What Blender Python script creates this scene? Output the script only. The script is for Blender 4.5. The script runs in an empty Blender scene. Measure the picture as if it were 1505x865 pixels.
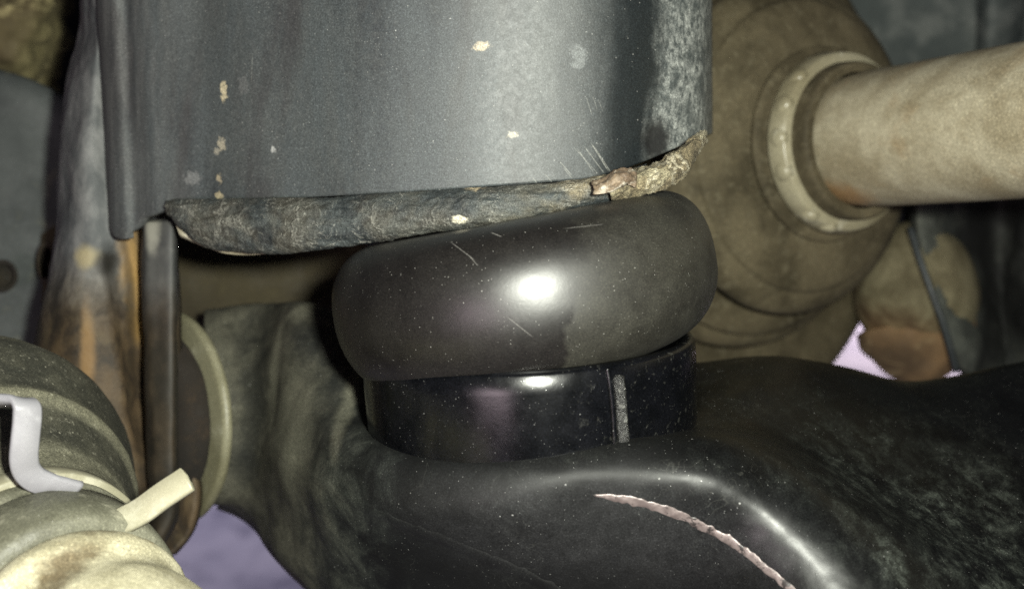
import bpy, math, random
from mathutils import Vector, Matrix, noise
R = math.radians
SC = bpy.context.scene
COL = SC.collection

# ------------------------------------------------------------------ camera
PITCH = R(15.0)
CAM = Vector((0.0, 0.0, 0.46))
FPX = 1613.0                       # focal length in pixels of the 1505 px wide photograph
cam_d = bpy.data.cameras.new('camera')
cam = bpy.data.objects.new('camera', cam_d); COL.objects.link(cam)
cam.location = CAM
cam.rotation_euler = (R(90) - PITCH, 0, 0)
cam_d.sensor_fit = 'HORIZONTAL'; cam_d.sensor_width = 36
cam_d.lens = 36 * FPX / 1505
cam_d.clip_start = 0.005; cam_d.clip_end = 200
cam_d.dof.use_dof = True; cam_d.dof.focus_distance = 0.172; cam_d.dof.aperture_fstop = 17
SC.camera = cam

CP, SP = math.cos(PITCH), math.sin(PITCH)
def rot(v):                         # viewing axes (x right, y away, z up) to world axes
    return Vector((v[0], v[1] * CP + v[2] * SP, -v[1] * SP + v[2] * CP))
def W(v):                           # centimetres along the viewing axes to a world point in metres
    return CAM + rot(v) * 0.01
def P(px, py, d):
    return Vector(((px - 752.5) / FPX * d, d, (432.5 - py) / FPX * d))

# ------------------------------------------------------------------ world, lamps, exposure
world = bpy.data.worlds.new('World'); SC.world = world; world.use_nodes = True
bgn = world.node_tree.nodes['Background']
bgn.inputs[0].default_value = (0.72, 0.70, 0.95, 1); bgn.inputs[1].default_value = 0.04

def area(name, loc, target, size, power, colour, shape='DISK', size_y=None):
    l = bpy.data.lights.new(name, 'AREA'); l.shape = shape; l.size = size
    if size_y: l.size_y = size_y
    l.energy = power; l.color = colour
    o = bpy.data.objects.new(name, l); COL.objects.link(o)
    o.location = loc
    o.rotation_euler = (Vector(target) - Vector(loc)).to_track_quat('-Z', 'Y').to_euler()
    return o
# the phone's flash, beside the lens
area('flash', W((1.85, 0.3, 1.1)), W((0.6, 18, 0.0)), 0.012, 1.0, (0.98, 1.0, 0.88))
# daylight from the open side of the bay, behind and to the left
area('doorway_daylight', W((-29, -45, -17)), W((0, 18, -1)), 0.26, 1.2, (1.0, 0.80, 0.88), 'RECTANGLE', 0.16)
# daylight falling on the open floor beyond the vehicle
area('open_floor_daylight', (1.0, 2.1, 1.9), (0.85, 1.9, 0.0), 0.5, 16, (1.0, 0.88, 0.87)).data.spread = R(48)

area('side_floor_fill', (-0.5, 1.5, 1.5), (-0.35, 1.0, 0.0), 0.4, 0.95, (0.90, 0.86, 1.0)).data.spread = R(44)  # fill lamp added to lift the side floor patch, no fixture there

SC.view_settings.view_transform = 'Standard'; SC.view_settings.look = 'None'
SC.view_settings.exposure = 0.0; SC.view_settings.gamma = 1.0
SC.view_settings.use_curve_mapping = False
SC.render.engine = 'CYCLES'
SC.cycles.use_denoising = False
SC.cycles.max_bounces = 6
SC.cycles.sample_clamp_indirect = 4

# ------------------------------------------------------------------ materials
class Mat:
    def __init__(s, name):
        s.m = bpy.data.materials.new(name); s.m.use_nodes = True
        s.t = s.m.node_tree; s.n = s.t.nodes; s.l = s.t.links
        s.b = s.n['Principled BSDF']
        s.co = s.n.new('ShaderNodeTexCoord').outputs['Object']
        s.h = None
    def put(s, inp, v):
        if v is None: return
        if isinstance(v, (int, float)): inp.default_value = v
        elif isinstance(v, (tuple, list, Vector)):
            v = tuple(v)
            if inp.type == 'RGBA' and len(v) == 3: v = v + (1,)
            inp.default_value = v
        else: s.l.new(v, inp)
    def vec(s, scale=(1, 1, 1), loc=(0, 0, 0), tilt=(0, 0, 0)):
        m = s.n.new('ShaderNodeMapping'); s.l.new(s.co, m.inputs[0])
        m.inputs['Scale'].default_value = scale; m.inputs['Location'].default_value = loc
        m.inputs['Rotation'].default_value = tilt
        return m.outputs[0]
    def noise(s, scale, detail=5, rough=.6, dist=0, stretch=None, loc=(0, 0, 0), tilt=(0, 0, 0), colour=False):
        q = s.n.new('ShaderNodeTexNoise')
        s.l.new(s.vec(stretch or (1, 1, 1), loc, tilt), q.inputs['Vector'])
        q.inputs['Scale'].default_value = scale; q.inputs['Detail'].default_value = detail
        q.inputs['Roughness'].default_value = rough; q.inputs['Distortion'].default_value = dist
        return q.outputs['Color' if colour else 'Fac']
    def math(s, op, a, b=0.0, c=None):
        q = s.n.new('ShaderNodeMath'); q.operation = op; q.use_clamp = False
        s.put(q.inputs[0], a); s.put(q.inputs[1], b)
        if c is not None: s.put(q.inputs[2], c)
        return q.outputs[0]
    def mr(s, v, a, b, c=0.0, d=1.0):
        q = s.n.new('ShaderNodeMapRange'); q.interpolation_type = 'SMOOTHSTEP'
        s.put(q.inputs[0], v)
        for i, x in enumerate((a, b, c, d)): q.inputs[i + 1].default_value = x
        return q.outputs[0]
    def mix(s, f, a, b, mode='MIX'):
        q = s.n.new('ShaderNodeMix'); q.data_type = 'RGBA'; q.blend_type = mode
        s.put(q.inputs[0], f); s.put(q.inputs[6], a); s.put(q.inputs[7], b)
        return q.outputs[2]
    def specks(s, scale, size, share, loc=(0, 0, 0)):
        q = s.n.new('ShaderNodeTexVoronoi'); s.l.new(s.vec(loc=loc), q.inputs['Vector'])
        q.inputs['Scale'].default_value = scale
        near = s.mr(q.outputs['Distance'], size * .5, size, 1, 0)
        sx = s.n.new('ShaderNodeSeparateColor'); s.l.new(q.outputs['Color'], sx.inputs[0])
        pick = s.math('GREATER_THAN', sx.outputs[0], 1 - share)
        return s.math('MULTIPLY', near, pick)
    def cracks(s, scale, width, dist=.3):
        q = s.n.new('ShaderNodeTexVoronoi'); q.feature = 'DISTANCE_TO_EDGE'
        c = s.noise(scale * .8, 3, .6, colour=True)
        w = s.n.new('ShaderNodeMix'); w.data_type = 'VECTOR'
        w.inputs[0].default_value = dist
        s.l.new(s.vec((scale,) * 3), w.inputs[4]); s.l.new(c, w.inputs[5])
        s.l.new(w.outputs[1], q.inputs['Vector']); q.inputs['Scale'].default_value = 1
        return s.mr(q.outputs['Distance'], 0, width, 1, 0)
    def threads(s, scale, width=.006, seed=(0, 0, 0), stretch=None, dist=.6):
        n = s.noise(scale, 2, .5, dist, stretch, seed)
        return s.mr(s.math('ABSOLUTE', s.math('SUBTRACT', n, .5)), 0, width, 1, 0)
    def grain(s, c, amount=.5, scale=4200):
        """dust grains finer than a fifth of a millimetre: lighter and darker points"""
        n = s.noise(scale, 2, .7, 0, None, (11, 4, 6))
        lo = s.mr(n, .30, .50, 1 - amount, 1); hi = s.mr(n, .52, .74, 1, 1 + amount * 2.2)
        k = s.math('MULTIPLY', lo, hi)
        v = s.n.new('ShaderNodeVectorMath'); v.operation = 'SCALE'
        s.put(v.inputs[0], c); s.put(v.inputs['Scale'], k)
        return v.outputs[0]
    def scratch(s, a, b, w):
        a, b = Vector(a), Vector(b); t = b - a; L = t.length; t.normalize()
        p = t.cross(rot((0, 1, 0))).normalized()
        x = s.math('ABSOLUTE', s.axis(p, a)); y = s.math('ABSOLUTE', s.axis(t, (a + b) / 2))
        return s.math('MULTIPLY', s.mr(x, w * .4, w, 1, 0), s.mr(y, L * .3, L * .5, 1, 0))
    def blob(s, centre, radii, edge=.35, warp=.5, wscale=900):
        """1 inside an uneven patch round a point given in the object's own metres"""
        v = s.n.new('ShaderNodeVectorMath'); v.operation = 'SUBTRACT'
        s.l.new(s.co, v.inputs[0]); v.inputs[1].default_value = centre
        d = s.n.new('ShaderNodeVectorMath'); d.operation = 'DIVIDE'
        s.l.new(v.outputs[0], d.inputs[0]); d.inputs[1].default_value = radii
        ln = s.n.new('ShaderNodeVectorMath'); ln.operation = 'LENGTH'; s.l.new(d.outputs[0], ln.inputs[0])
        w = s.math('MULTIPLY', s.math('SUBTRACT', s.noise(wscale, 3), .5), warp * 2)
        return s.mr(s.math('ADD', ln.outputs['Value'], w), 1 - edge, 1 + edge, 1, 0)
    def axis(s, direction, offset=(0, 0, 0)):
        v = s.n.new('ShaderNodeVectorMath'); v.operation = 'SUBTRACT'
        s.l.new(s.co, v.inputs[0]); v.inputs[1].default_value = offset
        q = s.n.new('ShaderNodeVectorMath'); q.operation = 'DOT_PRODUCT'
        s.l.new(v.outputs[0], q.inputs[0]); q.inputs[1].default_value = direction
        return q.outputs['Value']
    def done(s, colour, rough=.5, metal=0.0, bump=None, strength=.3, dist=.0003, spec=.5, coat=0, coat_rough=.2):
        s.put(s.b.inputs['Base Color'], colour); s.put(s.b.inputs['Roughness'], rough)
        s.put(s.b.inputs['Metallic'], metal); s.put(s.b.inputs['Specular IOR Level'], spec)
        s.b.inputs['Coat Weight'].default_value = coat; s.b.inputs['Coat Roughness'].default_value = coat_rough
        if bump is not None:
            q = s.n.new('ShaderNodeBump'); q.inputs['Strength'].default_value = strength
            q.inputs['Distance'].default_value = dist
            s.put(q.inputs['Height'], bump); s.l.new(q.outputs[0], s.b.inputs['Normal'])
        return s.m

def simple_mat(name, dark, mid, light=None, rough=.6, scale=300, bump=.3, stretch=None, light_share=.6, specks=True, metal=0, bd=.0003, gr=.25):
    m = Mat(name)
    n1 = m.noise(scale, 6, .65, .3, stretch); n2 = m.noise(scale * .22, 4, .6, .2, stretch, (3, 1, 7))
    c = m.mix(m.mr(n2, .35, .65), dark, mid)
    if light: c = m.mix(m.math('MULTIPLY', m.mr(n1, light_share - .08, light_share + .12), .8), c, light)
    if specks: c = m.mix(m.math('MULTIPLY', m.specks(1500, .16, .12), .7), c, (.42, .41, .38))
    c = m.grain(c, gr, 3000)
    r = m.mr(n1, .3, .7, max(.05, rough - .12), min(1, rough + .12))
    h = m.math('ADD', m.noise(scale * 4, 4, .6), m.math('MULTIPLY', n1, 2.0))
    return m.done(c, r, metal, h, bump, bd)

# ------------------------------------------------------------------ objects
def tag(o, label=None, cat=None, group=None, kind=None):
    if label: o['label'] = label
    if cat: o['category'] = cat
    if group: o['group'] = group
    if kind: o['kind'] = kind
    return o
ORG = {}
def thing(name, base, label, cat, group=None):
    o = bpy.data.objects.new(name, None); COL.objects.link(o)
    o.empty_display_size = .01
    o.location = W(base); ORG[o.name] = W(base)
    return tag(o, label, cat, group)
def root_of(o):
    while o.parent: o = o.parent
    return o
def obj(name, geo, mat, parent=None, label=None, flat=False, sub=0):
    vs, fs = geo
    off = ORG[root_of(parent).name] if parent else Vector((0, 0, 0))
    me = bpy.data.meshes.new(name)
    me.from_pydata([tuple(W(v) - off) for v in vs], [], fs)
    me.validate(); me.update()
    import bmesh
    bm = bmesh.new(); bm.from_mesh(me); bmesh.ops.recalc_face_normals(bm, faces=bm.faces[:]); bm.to_mesh(me); bm.free()
    if not flat:
        me.polygons.foreach_set('use_smooth', [True] * len(me.polygons))
    me.materials.append(getattr(mat, 'm', mat))
    o = bpy.data.objects.new(name, me); COL.objects.link(o)
    if parent: o.parent = parent
    if label: o['label'] = label
    if sub:
        md = o.modifiers.new('smooth', 'SUBSURF'); md.levels = md.render_levels = sub
    return o

def cr(p0, p1, p2, p3, t):
    a, b, c = (max(1e-6, (q - p).length) ** .5 for p, q in ((p0, p1), (p1, p2), (p2, p3)))
    if a < 1e-2: a = b
    if c < 1e-2: c = b
    m1 = ((p1 - p0) / a - (p2 - p0) / (a + b) + (p2 - p1) / b) * b if (p1 - p0).length > 1e-5 else (p2 - p1)
    m2 = ((p2 - p1) / b - (p3 - p1) / (b + c) + (p3 - p2) / c) * b if (p3 - p2).length > 1e-5 else (p2 - p1)
    t2, t3 = t * t, t * t * t
    return p1 * (2 * t3 - 3 * t2 + 1) + m1 * (t3 - 2 * t2 + t) + p2 * (-2 * t3 + 3 * t2) + m2 * (t3 - t2)
def spline(pts, n, closed=False):
    pts = [Vector(p) for p in pts]; N = len(pts); out = []
    for i in range(N if closed else N - 1):
        if closed: a = [pts[(i + k - 1) % N] for k in range(4)]
        else: a = [pts[max(0, i - 1)], pts[i], pts[i + 1], pts[min(N - 1, i + 2)]]
        for k in range(n): out.append(cr(*a, k / n))
    if not closed: out.append(pts[-1])
    return out
def loft(rows, nu, nv, closed_v=False, disp=None, thick=0):
    """smooth surface through a net of points; with thick, a closed shell"""
    rr = [spline(r, nu) for r in rows]
    m = len(rr[0])
    cols = [spline([r[i] for r in rr], nv, closed_v) for i in range(m)]
    k = len(cols[0])
    vs = [cols[i][j] for j in range(k) for i in range(m)]
    nm = None
    if disp or thick:
        nm = []
        for j in range(k):
            for i in range(m):
                a = cols[min(i + 1, m - 1)][j] - cols[max(i - 1, 0)][j]
                if closed_v: b = cols[i][(j + 1) % k] - cols[i][(j - 1) % k]
                else: b = cols[i][min(j + 1, k - 1)] - cols[i][max(j - 1, 0)]
                n = a.cross(b)
                nm.append(n.normalized() if n.length > 1e-9 else Vector((0, -1, 0)))
    fs = []
    for j in range(k if closed_v else k - 1):
        j2 = (j + 1) % k
        for i in range(m - 1):
            fs.append((j * m + i, j * m + i + 1, j2 * m + i + 1, j2 * m + i))
    base = list(vs)
    if disp: vs = [v + n * disp(v) for v, n in zip(vs, nm)]
    if closed_v and not thick:
        fs.append([j * m for j in range(k)]); fs.append([j * m + m - 1 for j in range(k)][::-1])
    if thick:
        L = len(vs)
        # back side lies away from the viewer
        sgn = 1 if sum(n.y for n in nm) > 0 else -1
        vs = vs + [v + n * sgn * thick for v, n in zip(base, nm)]
        fs2 = [tuple(L + q for q in f)[::-1] for f in fs]
        rim = []
        for i in range(m - 1):
            rim.append((i, i + 1, L + i + 1, L + i)); q = (k - 1) * m
            rim.append((q + i + 1, q + i, L + q + i, L + q + i + 1))
        for j in range(k - 1):
            rim.append((j * m, (j + 1) * m, L + (j + 1) * m, L + j * m)); q = m - 1
            rim.append(((j + 1) * m + q, j * m + q, L + j * m + q, L + (j + 1) * m + q))
        fs = fs + fs2 + rim
    return vs, fs
def frame_of(a):
    a = Vector(a).normalized()
    u = a.cross(Vector((0, 0, 1)) if abs(a.z) < .9 else Vector((0, 1, 0))).normalized()
    return a, u, a.cross(u).normalized()
def lathe(c, axis, prof, n=96, disp=None, close=True, smooth=4, bend=None):
    """turned body: prof is [(s along axis, radius)]; rows of points repeated keep a sharp edge"""
    a, u, v = frame_of(axis); c = Vector(c)
    pr = spline([(p[0], p[1], 0) for p in prof], smooth) if smooth else [Vector((p[0], p[1], 0)) for p in prof]
    vs = []; fs = []
    for q in pr:
        for i in range(n):
            t = 2 * math.pi * i / n
            d = u * math.cos(t) + v * math.sin(t)
            p = c + a * q.x + d * max(q.y, 1e-4)
            if bend: p = p + bend(q.x)
            if disp: p = p + d * disp(p, q.x, t)
            vs.append(p)
    for j in range(len(pr) - 1):
        for i in range(n):
            fs.append((j * n + i, j * n + (i + 1) % n, (j + 1) * n + (i + 1) % n, (j + 1) * n + i))
    if close:
        fs.append(list(range(n))[::-1]); fs.append([(len(pr) - 1) * n + i for i in range(n)])
    return vs, fs
def tube(path, rad, n=12, nsp=6, disp=None, flat=1.0, up=(0, -1, 0)):
    pts = spline(path, nsp); L = len(pts); vs = []; fs = []
    for i, p in enumerate(pts):
        t = (pts[min(i + 1, L - 1)] - pts[max(i - 1, 0)]).normalized()
        u = (Vector(up) - t * Vector(up).dot(t)).normalized(); w = t.cross(u)
        r = rad(i / (L - 1)) if callable(rad) else rad
        for k in range(n):
            a = 2 * math.pi * k / n
            q = p + u * (math.cos(a) * r * flat) + w * (math.sin(a) * r)
            if disp: q = q + (q - p).normalized() * disp(q)
            vs.append(q)
    for i in range(L - 1):
        for k in range(n):
            fs.append((i * n + k, i * n + (k + 1) % n, (i + 1) * n + (k + 1) % n, (i + 1) * n + k))
    fs.append(list(range(n))[::-1]); fs.append([(L - 1) * n + k for k in range(n)])
    return vs, fs
def ribbon(path, wdir, width, thick, n=8, bev=.04):
    """a bent flat strip: path down its middle, wdir across it"""
    pts = spline(path, n); L = len(pts); vs = []; fs = []
    for i, p in enumerate(pts):
        t = (pts[min(i + 1, L - 1)] - pts[max(i - 1, 0)]).normalized()
        w = Vector(wdir); w = (w - t * w.dot(t)).normalized(); h = t.cross(w)
        wd = width(i / (L - 1)) if callable(width) else width
        a, b = wd / 2, thick / 2
        ring = [(-a, -b + bev), (-a + bev, -b), (a - bev, -b), (a, -b + bev), (a, b - bev), (a - bev, b), (-a + bev, b), (-a, b - bev)]
        vs += [p + w * x + h * y for x, y in ring]
    for i in range(L - 1):
        for k in range(8):
            fs.append((i * 8 + k, i * 8 + (k + 1) % 8, (i + 1) * 8 + (k + 1) % 8, (i + 1) * 8 + k))
    fs.append(list(range(8))[::-1]); fs.append([(L - 1) * 8 + k for k in range(8)])
    return vs, fs
def prism(outline, depth, n=1):
    """closed outline of viewing-axis points pushed back by a vector"""
    o = [Vector(p) for p in outline]; N = len(o); d = Vector(depth)
    vs = o + [p + d for p in o]
    fs = [list(range(N)), list(range(N, 2 * N))[::-1]]
    for i in range(N): fs.append((i, (i + 1) % N, N + (i + 1) % N, N + i))
    return vs, fs
def nz(v, f, seed=0.0):
    return noise.noise(Vector(v) * f + Vector((seed, seed * 1.7, seed * .6)))
def fz(v, f, o=4, seed=0.0):
    return noise.fractal(Vector(v) * f + Vector((seed, seed * 1.3, -seed)), .6, 2.1, o)
def join(*gs):
    vs, fs = [], []
    for g in gs:
        k = len(vs); vs += list(g[0]); fs += [tuple(i + k for i in f) for f in g[1]]
    return vs, fs
def loc(parent, px, py, d):          # a pixel on a thing, in that thing's own metres
    return W(P(px, py, d)) - ORG[parent.name]

# ================================================================== the setting
floor_m = Mat('garage_floor')
fc = floor_m.mix(floor_m.mr(floor_m.noise(9, 5, .6, .3), .35, .65), (.42, .40, .50), (.55, .52, .62))
fc = floor_m.mix(floor_m.mr(floor_m.noise(28, 4, .6), .48, .66, 0, .75), fc, (.20, .19, .27))
floor_m = floor_m.done(fc, .8, 0, floor_m.noise(400, 4), .2, .001)
def world_sheet(name, x0, x1, y0, y1, z, m):
    me = bpy.data.meshes.new(name)
    me.from_pydata([(x0, y0, z), (x1, y0, z), (x1, y1, z), (x0, y1, z)], [], [(0, 1, 2, 3)])
    me.materials.append(m); o = bpy.data.objects.new(name, me); COL.objects.link(o); o['kind'] = 'structure'
    return o
world_sheet('floor', -12, 12, -6, 16, 0, floor_m)

# ================================================================== background metal behind everything
back_m = simple_mat('teal_grey_paint', (.035, .045, .045), (.075, .088, .085), (.17, .18, .17), .7, 60, .2, None, .55, False)
brown_m = simple_mat('olive_brown_dust', (.024, .018, .008), (.042, .033, .015), (.062, .052, .027), .85, 90, .35, None, .6, False)
dark_m = simple_mat('gap_black', (.006, .006, .006), (.022, .023, .022), (.10, .105, .095), .75, 70, .5, None, .62, False)

t = thing('inner_panel', P(1250, 60, 40), 'dark grey green panel with upright rib behind the axle shaft', 'panel')
prow = [[P(x, y, d) for x, y, d in r] for r in (
    [(300, -260, 41), (700, -260, 41), (1100, -260, 40), (1400, -260, 39), (1700, -260, 39), (2000, -260, 40)],
    [(300, 60, 41), (700, 60, 41), (1100, 60, 40), (1400, 60, 39), (1700, 60, 39), (2000, 60, 40)],
    [(300, 300, 42), (700, 300, 42), (1100, 300, 41), (1400, 300, 41), (1700, 300, 41), (2000, 300, 41)],
    [(300, 430, 43), (700, 430, 43), (1100, 430, 42), (1400, 430, 42), (1700, 430, 42), (2000, 430, 42)])]
obj('panel_sheet', loft(prow, 8, 8, False, lambda v: .25 * fz(v, .25, 3), .25), back_m, t)
obj('rib', loft([[P(1430, -200, 38.5), P(1436, 20, 38.5), P(1430, 130, 39.5)], [P(1450, -200, 37.6), P(1456, 20, 37.6), P(1448, 130, 39)],
                 [P(1478, -200, 37.8), P(1484, 20, 37.8), P(1470, 130, 39.2)], [P(1500, -200, 38.6), P(1508, 20, 38.6), P(1490, 130, 39.5)]], 8, 6, False, None, .2), back_m, t)

t = thing('crossmember', P(400, 420, 27), 'olive brown dusty crossmember behind the left end of the arm', 'beam')
xr = [[P(x, y, d) for x in (60, 200, 320, 440, 540)] for y, d in ((250, 29), (330, 27.3), (420, 27), (490, 27.6), (560, 29.5))]
obj('beam_web', loft(xr, 8, 8, False, lambda v: .12 * fz(v, .5, 4), .3), brown_m, t)

# ================================================================== left side: backing plate, casting
plate_m = simple_mat('blue_grey_dusty_steel', (.028, .033, .033), (.062, .070, .068), (.13, .13, .10), .75, 120, .3, None, .62, False)
t = thing('backing_plate', P(-20, 300, 27), 'blue grey round plate with dark holes at the far left edge', 'plate')
obj('plate_disc', lathe(P(-60, 330, 27), (.25, -.97, .05), [(-.6, 3.9), (-.1, 4.05), (.1, 3.95), (.25, 3.6), (.22, 3.0), (.3, 2.2), (.35, .6)], 96,
    lambda p, s, a: .05 * fz(p, .8, 3)), plate_m, t)
hole_m = simple_mat('hole_shadow_rust', (.010, .008, .005), (.03, .022, .012), None, .9, 200, .2, None, .6, False)
for (hx, hy, hr, hh) in ((4, 405, .26, .5), (68, 385, .16, .65)):
    g = lathe(P(hx, hy, 26.25), (.25, -.97, .05), [(-.5, .02), (-.48, hr), (.04, hr * 1.0), (.08, hr * 1.18), (.0, hr * 1.3)], 32, None, False, 0)
    c = P(hx, hy, 26.25)
    obj('bolt_hole', ([Vector((c.x + (v.x - c.x), v.y, c.z + (v.z - c.z) * hh / hr * .6)) for v in g[0]], g[1]), hole_m, t)
cast_m = simple_mat('olive_rusty_casting', (.05, .036, .015), (.24, .21, .10), (.62, .54, .27), .85, 75, .5, None, .6, False)
t = thing('rusty_casting', P(20, 30, 29), 'blurred olive and rust brown casting in the top left corner', 'casting')
obj('casting_body', loft([[P(x, y, d) for x, y, d in r] for r in (
    [(-120, -140, 29), (-20, -150, 28.5), (60, -140, 29), (112, -120, 31)],
    [(-120, -30, 28.4), (-20, -30, 27.8), (60, -20, 28.2), (108, -10, 30.6)],
    [(-120, 40, 28.0), (-20, 40, 27.8), (50, 40, 28.2), (98, 45, 30.4)],
    [(-120, 100, 28.6), (-20, 100, 28.6), (45, 100, 29), (90, 95, 31)],
    [(-120, 150, 30), (-20, 150, 30), (40, 150, 30.5), (84, 140, 32)])], 10, 10, False, lambda v: .35 * fz(v, .9, 3), .5), cast_m, t)
t = thing('dark_gap', P(0, 300, 33), 'black sheet filling the dark gap behind the left hand plates', 'shield')  # black sheet standing in for the dark depth of the gap
obj('gap_sheet', loft([[P(x, y, 33 + .002 * abs(x)) for x in (-200, 0, 150, 330)] for y in (-250, 100, 400, 640)], 6, 6, False, lambda v: .2 * fz(v, .4, 3), .2), dark_m, t)

# ================================================================== left mount bracket
t = thing('mount_bracket', P(150, 420, 23.5), 'upright grey and rust brown bracket left of the dark tower', 'bracket')
mb = Mat('mount_dust_rust')
up = mb.axis(rot((0, 0, 1)), loc(t, 150, 430, 23)) 
n1 = mb.noise(130, 6, .65, .4, None); n2 = mb.noise(210, 5, .6, .1, (1, 1, .6))
cA = mb.mix(mb.mr(n2, .35, .7), (.055, .06, .062), (.15, .152, .15))
cB = mb.mix(mb.mr(n1, .35, .65), (.022, .015, .009), (.080, .052, .026))
cB = mb.mix(mb.mr(n2, .5, .72, 0, .6), cB, (.11, .08, .042))
f = mb.mr(mb.math('ADD', up, mb.math('MULTIPLY', mb.math('SUBTRACT', n1, .5), .02)), -.008, .012)
c = mb.mix(f, cB, cA)
for (px, py, rx, rz, col, op) in ((182, 400, .0022, .007, (.34, .21, .075), .9), (194, 470, .0024, .010, (.38, .225, .065), .95), (206, 540, .0024, .010, (.34, .19, .05), .9), (214, 600, .0022, .007, (.26, .14, .04), .8),
        (125, 378, .0022, .0020, (.30, .25, .13), .7), (152, 390, .0018, .0020, (.012, .010, .007), .85), (172, 430, .0006, .014, (.010, .008, .005), .6), (236, 560, .004, .012, (.020, .014, .008), .7), (128, 520, .0012, .008, (.30, .17, .06), .5)):
    c = mb.mix(mb.math('MULTIPLY', mb.blob(loc(t, px, py, 21.6), (rx, .03, rz), .6, .5, 260), op), c, col)
mm = mb.done(c, .7, 0, mb.math('ADD', n1, mb.noise(1200, 4)), .35, .0005)
rows = []
L = [(-80, 128, 150, 178, 215), (40, 126, 146, 172, 215), (120, 108, 138, 172, 220), (240, 98, 130, 175, 230), (330, 92, 130, 190, 245), (430, 75, 120, 185, 255), (540, 55, 110, 190, 258), (640, 50, 110, 190, 272), (720, 60, 120, 200, 288), (775, 70, 125, 205, 278), (812, 90, 135, 195, 248)]
for (y, a, b, c, d) in L:
    k = 22.3
    rows.append([P(a - 12, y, k + 1.4), P(a, y, k), P(b, y, k - .75), P(c, y, k - .3), P((c + d) / 2, y, k + .5), P(d, y, k + .35)])
def plate_disp(v):
    px, py = 752.5 + v.x / v.y * FPX, 432.5 - v.z / v.y * FPX
    line = 178 + (py - 380) * .155
    k = max(0, 1 - ((px - line) / 26) ** 2) * max(0, min(1, (py - 350) / 40)) * max(0, min(1, (680 - py) / 60))
    return .05 * fz(v, .9, 4, 2) + .09 * nz(v, .5, 5) + SGN * .22 * k
SGN = 1
obj('side_plate', loft(rows, 10, 12, False, plate_disp, .25), mm, t)
tab_m = simple_mat('scuffed_tab_steel', (.045, .043, .040), (.125, .12, .11), (.30, .28, .22), .6, 250, .3, (1, 1, .2), .6, False)
rows_end = [[P(x, y, d) for x, d in ((218, 22.4), (221, 21.8), (226, 21.6), (q - 24, 21.5), (q - 12, 21.5), (q - 5, 21.6), (q, 22.2))] for y, q in ((760, 262), (800, 244))]
rows = [[P(205 + .03 * (y - 325), y, 21.9 + k), P(208 + .03 * (y - 325), y, 21.35 + k), P(214 + .03 * (y - 325), y, 21.12 + k), P(232, y, 21.04 + k), P(250, y, 20.98 + k), P(257, y, 21.05 + k), P(261, y, 21.6 + k)] for y, k in ((320, .5), (323, .15), (328, 0), (420, 0), (520, .05), (620, .15), (700, .3))]
tq = Mat('tab_lit_corner_rust')
n1 = tq.noise(120, 6, .6, .2, (1, 1, .9)); n2 = tq.noise(90, 4, .6, .3)
zz = tq.axis(rot((0, 0, 1)), loc(t, 235, 440, 21))
lowr = tq.mr(tq.math('ADD', zz, tq.math('MULTIPLY', tq.math('SUBTRACT', n2, .5), .012)), -.006, .006, 1, 0)
c = tq.mix(tq.mr(n1, .35, .68), (.024, .025, .025), (.060, .060, .056))
c = tq.mix(tq.math('MULTIPLY', tq.blob(loc(t, 222, 342, 21), (.0016, .02, .0032), .6, .5, 400), .8), c, (.22, .215, .18))  # pale patch: light on the tab's upper left, painted in
c = tq.mix(lowr, c, tq.mix(tq.mr(n1, .35, .7), (.014, .011, .007), (.042, .030, .018)))
tq.done(c, .65, 0, n1, .35, .0004)
obj('tab', loft(rows + rows_end, 5, 8, False, lambda v: .03 * fz(v, .9, 4), .2), tq, t)
# ================================================================== control arm
arm = thing('control_arm', P(900, 750, 17), 'dusty black suspension arm running beneath the rubber bump stop', 'suspension arm')
am = Mat('dusty_black_arm')
n1 = am.noise(110, 6, .62, .6); n2 = am.noise(420, 6, .7, .5, (1, .35, .8), (0, 0, 0), (.3, .5, .6)); n3 = am.noise(35, 3, .5, .2)
base = am.mix(am.mr(n1, .3, .7), (.0012, .0013, .0013), (.0030, .0033, .0034))
dusty = am.mix(am.mr(n2, .3, .75), (.045, .047, .043), (.16, .155, .135))
gx = am.axis((1, 0, 0), loc(arm, 480, 600, 19))
left = am.mr(am.math('ADD', gx, am.math('MULTIPLY', am.math('SUBTRACT', n1, .5), -.030)), -.010, .014, 1, 0)
n4 = am.noise(300, 8, .75, .3, (1, .7, 1), (2, 2, 2), (.3, .5, .6)); n5 = am.noise(60, 4, .6, .4, None, (4, 4, 1))
lowright = am.math('MULTIPLY', am.blob(loc(arm, 1440, 780, 16.5), (.024, .032, .020), .8, .35, 120), am.math('MULTIPLY', am.mr(n4, .38, .85), am.mr(n5, .35, .7, .2, 1)))
dust = am.math('MAXIMUM', am.math('MULTIPLY', left, am.mr(n1, .25, .6, .30, 1)), lowright)
dust = am.math('MAXIMUM', dust, am.math('MULTIPLY', am.math('MULTIPLY', am.mr(n4, .42, .8), am.mr(n5, .42, .7)), .11))
c = am.mix(dust, base, am.mix(left, am.mix(am.mr(n4, .3, .75), (.034, .042, .038), (.120, .135, .115)), am.mix(am.mr(n4, .2, .85), (.034, .033, .025), (.105, .10, .075))))
for (px, py, d, rx, rz, op) in ((452, 515, 21, .0075, .0060, .85), (372, 590, 23, .0030, .016, .6), (345, 500, 23, .0022, .008, .4), (520, 560, 20, .008, .008, .6), (352, 690, 22.5, .003, .004, .5), (470, 600, 20, .002, .006, .4)):
    c = am.mix(am.math('MULTIPLY', am.blob(loc(arm, px, py, d), (rx, .02, rz), .5, .7, 240), op), c, (.008, .009, .009))
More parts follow.
